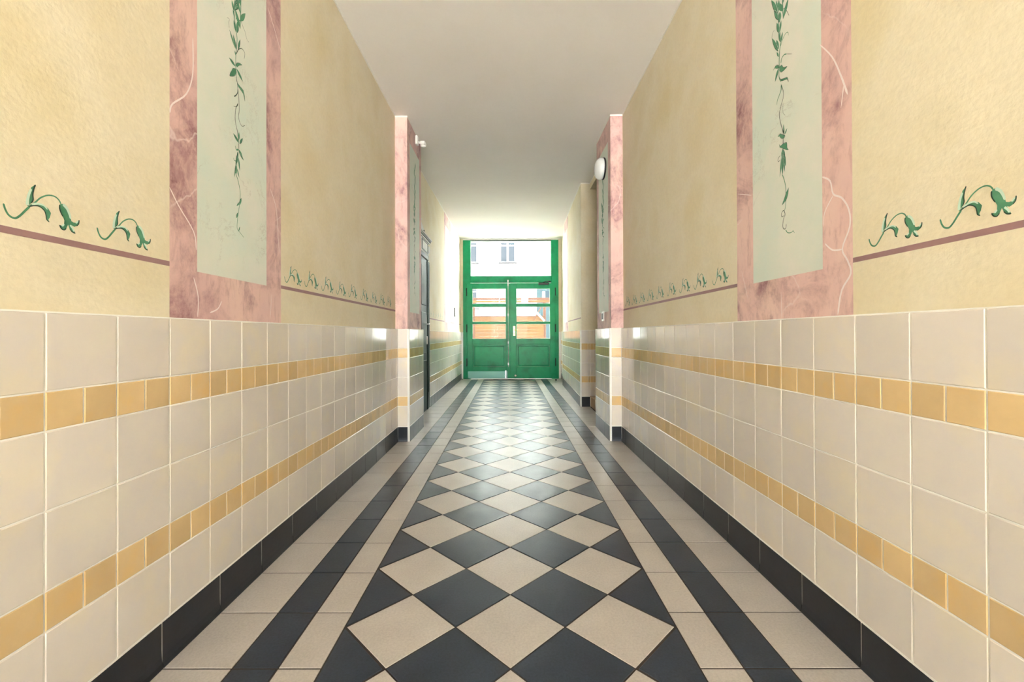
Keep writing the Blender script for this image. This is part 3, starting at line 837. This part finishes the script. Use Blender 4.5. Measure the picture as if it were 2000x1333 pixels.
# unseen storeys above and beside the passage, added to shade the courtyard
up = MB().box(-9, 9, Y_BACK, Y_DOOR + .35, 3.78, 21.6, 'facade').box(-9, -1.75, Y_BACK, Y_DOOR + .35, -.03, 3.78, 'facade').box(2.5, 9, Y_BACK, Y_DOOR + .35, -.03, 3.78, 'facade')
tag(up.build('shade_storeys'), 'unseen pale storeys above and beside the passage, added to shade the courtyard', 'building', 'structure')


# ================================================================== PAINTED DECORATION
def plane_map(p0, p1, n):
    """(a, z, lift): a measured as distance along y from p0 (a == y)."""
    (x0, y0), (x1, y1) = p0, p1

    def f(a, z, lift):
        t = (a - y0) / (y1 - y0)
        return (x0 + (x1 - x0) * t + n * lift, a, z)
    return f


MAP = {
    'L': plane_map((-WP, 0), (-WP, 1), 1),
    'R': plane_map((WP, 0), (WP, 1), -1),
    'PL': plane_map((-PIL_P, 0), (-PIL_P, 1), 1),
    'PR': plane_map((PIL_P, 0), (PIL_P, 1), -1),
    'LF': plane_map((-1.257, PIL1), (LF1[0] - off, Y_DOOR + .05), 1),
    'RF': plane_map((RF0[0] + off, RF0[1] + .02), (RF1[0] + off, RF1[1]), -1),
}


def rect(pm, a0, a1, z0, z1, mat, lift, name, parent):
    p = Paint(pm)
    z1a, z1b = (z1, z1) if not callable(z1) else (z1(a0), z1(a1))
    p.poly([(a0, z0), (a1, z0), (a1, z1b), (a0, z1a)], mat, lift)
    return p.mb.build(name, parent)


def panel(parent, pm, a0, a1, g0, g1, vine, veins=None, va=0.0, vk=1.0, vc=0.0, wk=1.0):
    """Painted marble panel with pale green inset, vine and white veins."""
    mp = rect(pm, a0, a1, TOP + .001, lambda y: ceil_z(y) - CE, 'marble', 0.0003, 'marble_panel', parent)
    rect(pm, g0, g1, STRIPE0, lambda y: ceil_z(y) - .24, 'pale_green', 0.0005, 'green_inset', mp)
    if veins:
        p = Paint(pm)
        p.art(veins, 'vein', 0.0007)
        p.mb.build('painted_vein', mp)
    if vine:
        p = Paint(pm)

        def tf(q):
            return ((q[0] - vc) * vk + va, q[1])
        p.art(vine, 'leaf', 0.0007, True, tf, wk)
        # continuation of the garland above
        x = tf((vc, 0))[0]
        rnd = random.Random(3)
        top = 3.05
        z = 2.50
        p.strip([(x, z), (x + .006, z + .2), (x - .004, z + .4), (x, top)], .006, .004, 'leaf', .0008)
        while z < top:
            s = rnd.choice((-1, 1))
            o, up = lens_leaf((x, z), (x + s * rnd.uniform(.02, .05), z + rnd.uniform(.06, .1)), .022)
            p.poly([(q.x, q.y) for q in o], 'leaf', .0009 + .00001 * (z - 2.4) * 30)
            z += .035
        p.mb.build('painted_vine', mp)
    return mp


VCL, VCR = 1.955, 1.915
panel(wall_left, MAP['L'], 1.547, 2.304, 1.684, 2.167, VINE_L, VEIN_L, VCL, 1.0, VCL)
panel(wall_right, MAP['R'], 1.537, 2.314, 1.684, 2.162, VINE_R, VEIN_R, VCR, 1.0, VCR)
for sgn, k, vn, vc in ((-1, 'PL', VINE_L, VCL), (1, 'PR', VINE_R, VCR)):
    panel(pil[sgn], MAP[k], PIL0 + .025, PIL1 - .002, 4.74, 5.24, vn, None, 4.99, 1.0, vc, 2.2)
    q = MB()
    yy = PIL0 + .0245
    q.add([(sgn * WP, yy, TOP), (sgn * PIL_P, yy, TOP), (sgn * PIL_P, yy, ceil_z(yy) - CE), (sgn * WP, yy, ceil_z(yy) - CE)], [(0, 1, 2, 3) if sgn < 0 else (3, 2, 1, 0)], 'marble')
    q.build('marble_front', pil[sgn])
panel(wall_left_far, MAP['LF'], 8.39, 9.27, 8.53, 9.13, VINE_L, None, 8.83, 1.0, VCL, 1.8)
panel(wall_right_far, MAP['RF'], 8.72, 9.56, 8.86, 9.42, VINE_R, None, 9.14, 1.0, VCR, 1.8)


def stripe(parent, pm, a0, a1):
    rect(pm, a0, a1, STRIPE0, STRIPE1, 'stripe', .0003, 'painted_stripe', parent)


stripe(wall_left, MAP['L'], Y_BACK, 1.547)
stripe(wall_left, MAP['L'], 2.304, PIL0 + .025)
stripe(wall_right, MAP['R'], Y_BACK, 1.537)
stripe(wall_right, MAP['R'], 2.314, PIL0 + .025)
stripe(wall_left_far, MAP['LF'], 6.85, 8.39)
stripe(wall_left_far, MAP['LF'], 9.27, Y_DOOR)
stripe(wall_right_far, MAP['RF'], 6.85, 8.72)


def flower_mesh(sgn):
    """Bellflower sprig in the wall plane, local origin at the start of the stem on the stripe."""
    # seen from the corridor the sprig runs left to right: +y on the left wall, -y on the right wall
    p = Paint(lambda a, z, l: (-sgn * l, -sgn * a, z))
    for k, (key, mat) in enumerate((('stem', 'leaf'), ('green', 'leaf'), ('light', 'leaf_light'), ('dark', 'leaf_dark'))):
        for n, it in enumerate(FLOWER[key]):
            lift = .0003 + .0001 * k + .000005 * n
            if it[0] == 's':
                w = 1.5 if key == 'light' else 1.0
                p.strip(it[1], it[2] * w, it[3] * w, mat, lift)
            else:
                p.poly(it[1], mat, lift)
    return p.mb.mesh('painted_flower')


FM = {-1: flower_mesh(-1), 1: flower_mesh(1)}


def flowers(parent, pm, sgn, ys):
    for y in ys:
        x, yy, z = pm(y, STRIPE1, 0)
        o = obj('painted_flower', FM[sgn], parent, (x, yy, z))
        o.scale = (1, random.uniform(.96, 1.04), random.uniform(.96, 1.04))


flowers(wall_left, MAP['L'], -1, [.80 - .237 * k for k in range(3)] + [1.037, 1.274])
flowers(wall_left, MAP['L'], -1, [2.341, 2.570, 2.803, 3.044, 3.275, 3.541, 3.790, 4.04, 4.28])
flowers(wall_right, MAP['R'], 1, [1.468, 1.226, .985, .745, .505])
flowers(wall_right, MAP['R'], 1, [2.596, 2.86, 3.103, 3.344, 3.590, 3.83, 4.07, 4.31, 4.55])
flowers(wall_left_far, MAP['LF'], -1, [6.92 + .24 * k for k in range(6)] + [9.33 + .24 * k for k in range(6)])
flowers(wall_right_far, MAP['RF'], 1, [7.05 + .24 * k for k in range(7)])

# ================================================================== GREEN DOUBLE DOOR
door = tag(empty('door_1', (0, Y_DOOR, 0)), 'green double door with glazed panes and wide transom at the end', 'door', 'structure')
# local y = 0 is the corridor face
fr = MB()
G = 'door_green'
fr.box(DX0, -.981, 0, .11, 0, DZ, G, .006).box(1.067, DX1, 0, .11, 0, DZ, G, .006)
fr.box(-.981, 1.067, .0, .11, 2.430, 2.599, G, .006).box(-.981, 1.067, .0, .11, 3.500, DZ, 'dark_green', .003)
fr.box(-.981, 1.067, -.012, .0, 2.445, 2.490, G, .006)
fr.build('door_frame', door)
tp = MB().box(-.981, 1.067, .05, .056, 2.599, 3.500, 'glass').build('transom_pane', door)


def beads(mb, x0, x1, z0, z1, y0, y1, w=.012, mat='pane_halo'):
    mb.box(x0, x1, y0, y1, z0, z0 + w, mat).box(x0, x1, y0, y1, z1 - w, z1, mat)
    mb.box(x0, x0 + w, y0, y1, z0 + w, z1 - w, mat).box(x1 - w, x1, y0, y1, z0 + w, z1 - w, mat)


b = MB()
beads(b, -.981, 1.067, 2.599, 3.500, .03, .05, .014)  # pale strips painting the daylight bleed along the transom edge
b.build('transom_halo', door)
PZ = [(1.896, 2.280), (1.441, 1.825), (1.010, 1.391)]
for sgn, X0, X1, px0, px1, q0, q1 in ((-1, -1.071, .010, -.931, -.085, -.930, -.078), (1, .018, 1.162, .179, 1.031, .191, 1.021)):
    f = MB()
    f0, f1 = -.006, .045
    f.box(X0, px0, f0, f1, .012, 2.419, G, .004).box(px1, X1, f0, f1, .012, 2.419, G, .004)
    f.box(px0, px1, f0, f1, 2.280, 2.419, G, .004)
    f.box(px0, px1, f0 + .004, f1, 1.825, 1.896, G, .006).box(px0, px1, f0 + .004, f1, 1.391, 1.441, G, .006)
    f.box(px0, px1, f0, f1, .876, 1.010, G, .004).box(px0, px1, f0, f1, .012, .288, G, .004)
    leaf = f.build('door_leaf', door)
    pn = MB().box(px0, px1, .028, .042, .288, .876, G)
    # raised and fielded panel with moulding
    pn.box(px0 + .05, px1 - .05, .006, .028, .338, .826, G, .018)
    beads(pn, px0, px1, .288, .876, -.014, .028, .020, G)
    pn.build('lower_panel', leaf)
    for z0, z1 in PZ:
        MB().box(px0, px1, .018, .023, z0, z1, 'glass').build('glass_pane', leaf)
        bb = MB()
        beads(bb, px0, px1, z0, z1, .002, .018, .010)  # pale strips painting the bright halo at the pane edges
        bb.build('halo_bead', leaf)
    xh = X0 - .004 if sgn < 0 else X1 + .004
    for zc in (.42, 1.28, 2.2):
        MB().lathe([(.011, -.10), (.013, -.095), (.013, .095), (.011, .10)], 'dark_green', 10, Matrix.Translation((xh, -.012, zc))).build('hinge', leaf)
    if sgn < 0:
        MB().box(-1.05, -.03, -.011, -.006, .018, .195, 'worn_metal', .002).build('kick_plate', leaf)
        # meeting bead, espagnolette rod and brackets
        MB().box(-.045, .030, -.020, -.006, .02, 2.41, G, .006).build('meeting_bead', leaf)
        rod = MB().tube([(-.028, -.034, .30), (-.028, -.034, 2.50)], .007, 'steel')
        for zc in (.38, .92, 1.62, 2.38, 2.47):
            rod.box(-.042, -.014, -.042, -.018, zc - .03, zc + .03, 'steel', .004)
        rod.build('bolt_rod', leaf)
        fb = MB().box(-.115, -.075, -.022, -.006, .02, .215, 'steel', .004).lathe([(.022, -.012), (.026, 0), (.022, .012)], 'steel', 12, Matrix.Translation((-.095, -.03, .085)))
        fb.build('floor_bolt', leaf)
    else:
        hd = MB().box(.095, .150, -.016, -.006, 1.085, 1.335, 'brass', .004)
        hd.tube([(.122, -.016, 1.235), (.122, -.055, 1.235), (.20, -.058, 1.235), (.215, -.050, 1.233)], .010, 'brass')
        hd.lathe([(.012, -.008), (.012, .008)], 'black_plastic', 12, Matrix.Translation((.122, -.018, 1.14)) @ Matrix.Rotation(math.pi / 2, 4, 'X'))
        hd.build('handle', leaf)
        MB().lathe([(.020, 0), (.024, .012), (.016, .026)], 'white_plastic', 12, Matrix.Translation((.152, -.006, .085)) @ Matrix.Rotation(math.pi / 2, 4, 'X')).build('bumper', leaf)
        cl = MB().box(.74, 1.00, -.055, -.006, 2.375, 2.425, 'black_plastic', .008)
        cl.tube([(.86, -.04, 2.43), (.62 + .30, -.16, 2.45), (1.0, -.02, 2.46)], .010, 'black_plastic')
        cl.box(.96, 1.05, -.03, -.010, 2.445, 2.475, 'black_plastic', .004)
        cl.build('door_closer', leaf)

# ================================================================== DARK SIDE DOOR (left wall, behind the pilaster)
d2 = tag(empty('door_2', (-1.254, 6.07, 0)), 'dark green side door in white stucco surround behind the left pilaster', 'door', 'structure')
# local x out of the wall, y along the corridor
W2 = .62
MB().box(.0, .018, -.50, .50, .0, 2.24, 'dark_green', .003).build('door_leaf', d2)
dl = d2.children[0]
for z0, z1 in ((.15, .75), (.85, 1.45), (1.55, 2.12)):
    for ya, yb in ((-.42, -.04), (.04, .42)):
        MB().box(.018, .030, ya, yb, z0, z1, 'dark_green', .010).build('door_panel', dl)
MB().box(.018, .024, .40, .455, 1.02, 1.42, 'steel', .003).tube([(.024, .43, 1.28), (.07, .43, 1.28), (.072, .32, 1.28)], .010, 'steel').build('handle', dl)
MB().box(.018, .034, .41, .46, .98, 1.10, 'white_plastic', .004).build('lock', dl)
fm = MB()
for s in (-1, 1):
    fm.box(.0, .030, s * .50, s * .56, 0, 2.26, 'dark_green', .004)
fm.box(.0, .036, -.56, .56, 2.24, 2.31, 'dark_green', .006)
fm.build('door_frame', d2)
sr = MB()
for s in (-1, 1):
    sr.box(.0, .022, s * .56, s * .70, 0, 2.24, 'dark_green', .004)
    sr.box(.022, .030, s * .60, s * .66, .25, 2.2, 'dark_green', .003)
sr.build('surround_pilaster', d2)
od = MB().box(.0, .030, -.56, .56, 2.31, 2.52, 'stucco_white', .003)
for ya, yb in ((-.52, -.06), (.06, .52)):
    beads(od, 0, 0, 0, 0, 0, 0, 0) if False else None
    od.box(.030, .036, ya, yb, 2.335, 2.35, 'dark_green').box(.030, .036, ya, yb, 2.475, 2.49, 'dark_green').box(.030, .036, ya, ya + .03, 2.35, 2.475, 'dark_green').box(.030, .036, yb - .03, yb, 2.35, 2.475, 'dark_green')
for s in (-1, 1):
    # scrolled consoles at the ends of the overdoor panel
    od.lathe([(.02, -.02), (.055, -.015), (.055, .015), (.02, .02)], 'stucco_white', 14, Matrix.Translation((.02, s * .615, 2.42)) @ Matrix.Rotation(math.pi / 2, 4, 'Y'))
    od.box(0, .022, s * .56, s * .64, 2.31, 2.44, 'stucco_white', .006)
od.build('overdoor_panel', d2)
cn = MB().box(.0, .060, -.62, .62, 2.52, 2.545, 'dark_green', .003).box(.0, .075, -.64, .64, 2.545, 2.565, 'stucco_white', .004).box(0, .05, -.60, .60, 2.50, 2.52, 'stucco_white', .003)
cn.build('cornice', d2)
cr = MB()
n = 12
pts = [(y, 2.565 + .14 * (1 - abs(y) / .50) ** 1.3) for y in [-.50 + 1.0 * k / n for k in range(n + 1)]]
v = [(.0, y, 2.565) for y, z in pts] + [(.0, y, z) for y, z in pts] + [(.035, y, 2.565) for y, z in pts] + [(.035, y, z) for y, z in pts]
m_ = n + 1
fa = []
for i in range(n):
    fa += [(i, i + 1, m_ + i + 1, m_ + i), (2 * m_ + i, 3 * m_ + i, 3 * m_ + i + 1, 2 * m_ + i + 1), (m_ + i, m_ + i + 1, 3 * m_ + i + 1, 3 * m_ + i)]
cr.add(v, fa, 'stucco_white')
cr.lathe([(.0, 0), (.02, .01), (.026, .03), (.018, .05), (.0, .065)], 'stucco_white', 12, Matrix.Translation((.02, 0, 2.70)))
for s in (-1, 1):
    cr.lathe([(.0, -.012), (.024, -.01), (.024, .01), (.0, .012)], 'dark_green', 12, Matrix.Translation((.036, s * .18, 2.60)) @ Matrix.Rotation(math.pi / 2, 4, 'Y'))
cr.build('crest', d2)

# ================================================================== FITTINGS
lamp = tag(empty('wall_lamp', (PIL_P - .002, 4.93, 2.985)), 'round white bulkhead lamp high on the right pilaster', 'lamp')
Rm = Matrix.Rotation(-math.pi / 2, 4, 'Y')
MB().lathe([(.118, 0), (.120, .004), (.120, .016), (.112, .020)], 'black_plastic', 32, Rm).build('base_ring', lamp, True)
MB().lathe([(.116, .014), (.120, .034), (.115, .060), (.094, .086), (.060, .102), (.022, .108), (.0, .109)], 'opal', 32, Rm).build('opal_dome', lamp, True)

sens = tag(empty('motion_sensor', (-PIL_P + .002, 5.04, 3.36)), 'white motion sensor on an arm at the top of the left pilaster', 'sensor')
MB().box(0, .030, -.035, .035, -.045, .055, 'white_plastic', .006).build('mount', sens)
MB().tube([(.03, 0, -.015), (.055, 0, -.022), (.07, 0, -.03)], .014, 'white_plastic').build('arm', sens)
hd = MB().box(.055, .115, -.045, .045, -.055, -.012, 'white_plastic', .010)
hd.build('head', sens)
MB().lathe([(.030, 0), (.028, -.008), (.018, -.016), (.0, -.019)], 'white_plastic', 16, Matrix.Translation((.085, 0, -.055))).build('lens', sens, True)

sw = tag(empty('light_switch', (PIL_P - .002, 4.99, 1.325)), 'white light switch on the right pilaster just above the tiles', 'switch')
MB().box(-.012, 0, -.042, .042, -.055, .055, 'white_plastic', .003).build('cover_plate', sw)
MB().box(-.020, -.012, -.028, .028, -.035, .035, 'grey_plastic', .003).build('rocker', sw)

ip = tag(empty('intercom_panel', (-1.2395, 9.94, 1.63)), 'slim grey intercom panel on the far left wall by the green door', 'intercom')
MB().box(0, .022, -.09, .09, -.10, .10, 'grey_plastic', .004).build('housing', ip)
for k in range(3):
    MB().box(.022, .026, -.05, .05, -.06 + .045 * k, -.035 + .045 * k, 'steel', .002).build('button', ip)

ds = tag(empty('door_stop', (1.09, 10.28, 0)), 'small dark door stop on the floor near the green door', 'door stop')
MB().lathe([(.032, 0), (.032, .006), (.014, .010), (.012, .040)], 'steel', 16).build('foot', ds, True)
MB().lathe([(.020, .038), (.024, .044), (.024, .062), (.016, .070)], 'black_plastic', 16).build('rubber_cap', ds, True)

# ================================================================== COURTYARD
ground = tag(MB().box(-30, 30, Y_DOOR + .34, 45, -.20, -.03, 'concrete').build('ground'), 'pale paved courtyard ground outside the green door', 'ground', 'structure')
street = tag(MB().box(-30, 30, -40, Y_BACK, -.20, -.03, 'concrete').build('street_pavement'), 'pale pavement outside the open street end', 'pavement', 'structure')

bd = tag(empty('apartment_building', (0, 22, 0)), 'white rendered courtyard building with small windows seen through the door glass', 'building')
MB().box(-14, 14, 0, 6, -.05, 8.8, 'facade').build('wall', bd)


def window(x0, x1, z0, z1, dark=()):
    w = MB().box(x0, x1, -.02, .05, z0, z1, 'win_frame', .01)
    o = w.build('window', bd)
    xm = (x0 + x1) / 2
    zt = z0 + (z1 - z0) * .55
    for i, (a, b_) in enumerate(((x0 + .05, xm - .045), (xm + .045, x1 - .05))):
        for j, (c, e) in enumerate(((z0 + .05, zt - .03), (zt + .03, z1 - .05))):
            MB().box(a, b_, -.026, -.018, c, e, 'win_dark' if (i, j) in dark else 'win_glass').build('pane', o)
    MB().box(x0 - .06, x1 + .06, -.12, .02, z0 - .07, z0, 'sill', .008).build('window_sill', o)


window(-.47, .33, 4.74, 6.3, ((1, 1),))
window(-2.42, -1.58, 4.74, 6.3)
window(-2.42, -1.58, 2.45, 3.95)
window(-4.4, -3.56, 4.74, 6.3)
window(2.3, 3.14, 4.74, 6.3)
td = MB().box(1.38, 2.6, -.03, .05, 0, 3.5, 'teal', .01).build('gate', bd)
MB().box(1.62, 2.30, -.04, -.028, 2.95, 3.30, 'win_dark', .004).build('gate_pane', td)
MB().box(1.66, 1.80, -.046, -.040, 2.97, 3.28, 'win_frame', .002).build('gate_notice', td)

sh = tag(empty('timber_shelter', (0, 15.5, 0)), 'orange timber plank shelter standing in the courtyard behind the green door', 'shelter')
for x in (-1.27, 1.25):
    MB().box(x - .05, x + .05, .03, .13, -.04, 2.42, 'wood_dark', .006).build('post', sh)
z = .02
k = 0
rnd = random.Random(5)
while z < 1.74:
    ph = .116
    xs = [-1.22, -.52 + .12 * (k % 2), .24 - .10 * (k % 3), 1.22]
    for a, b_ in zip(xs[:-1], xs[1:]):
        MB().box(a + .001, b_ - .001, .0, .028 + rnd.uniform(0, .006), z, z + ph - .001, 'wood', .003).build('plank', sh)
    z += ph
    k += 1
MB().box(-1.27, 1.27, -.01, .04, 1.745, 1.785, 'wood_dark', .004).build('top_rail', sh)
for zz, mt in ((2.25, 'wood'), (2.34, 'wood_dark')):
    for a, b_ in ((-1.42, -.35), (-.35, .44), (.66, 1.6)):
        MB().box(a + .004, b_ - .004, -.02, .03, zz, zz + .082, mt, .004).build('roof_board', sh)
MB().tube([(.78, .0, 2.10), (1.24, .0, 1.60)], .035, 'win_frame', 6).build('brace', sh)
MB().tube([(.85, .01, 1.62), (1.20, .01, 2.20)], .025, 'wood_dark', 6).build('brace', sh)
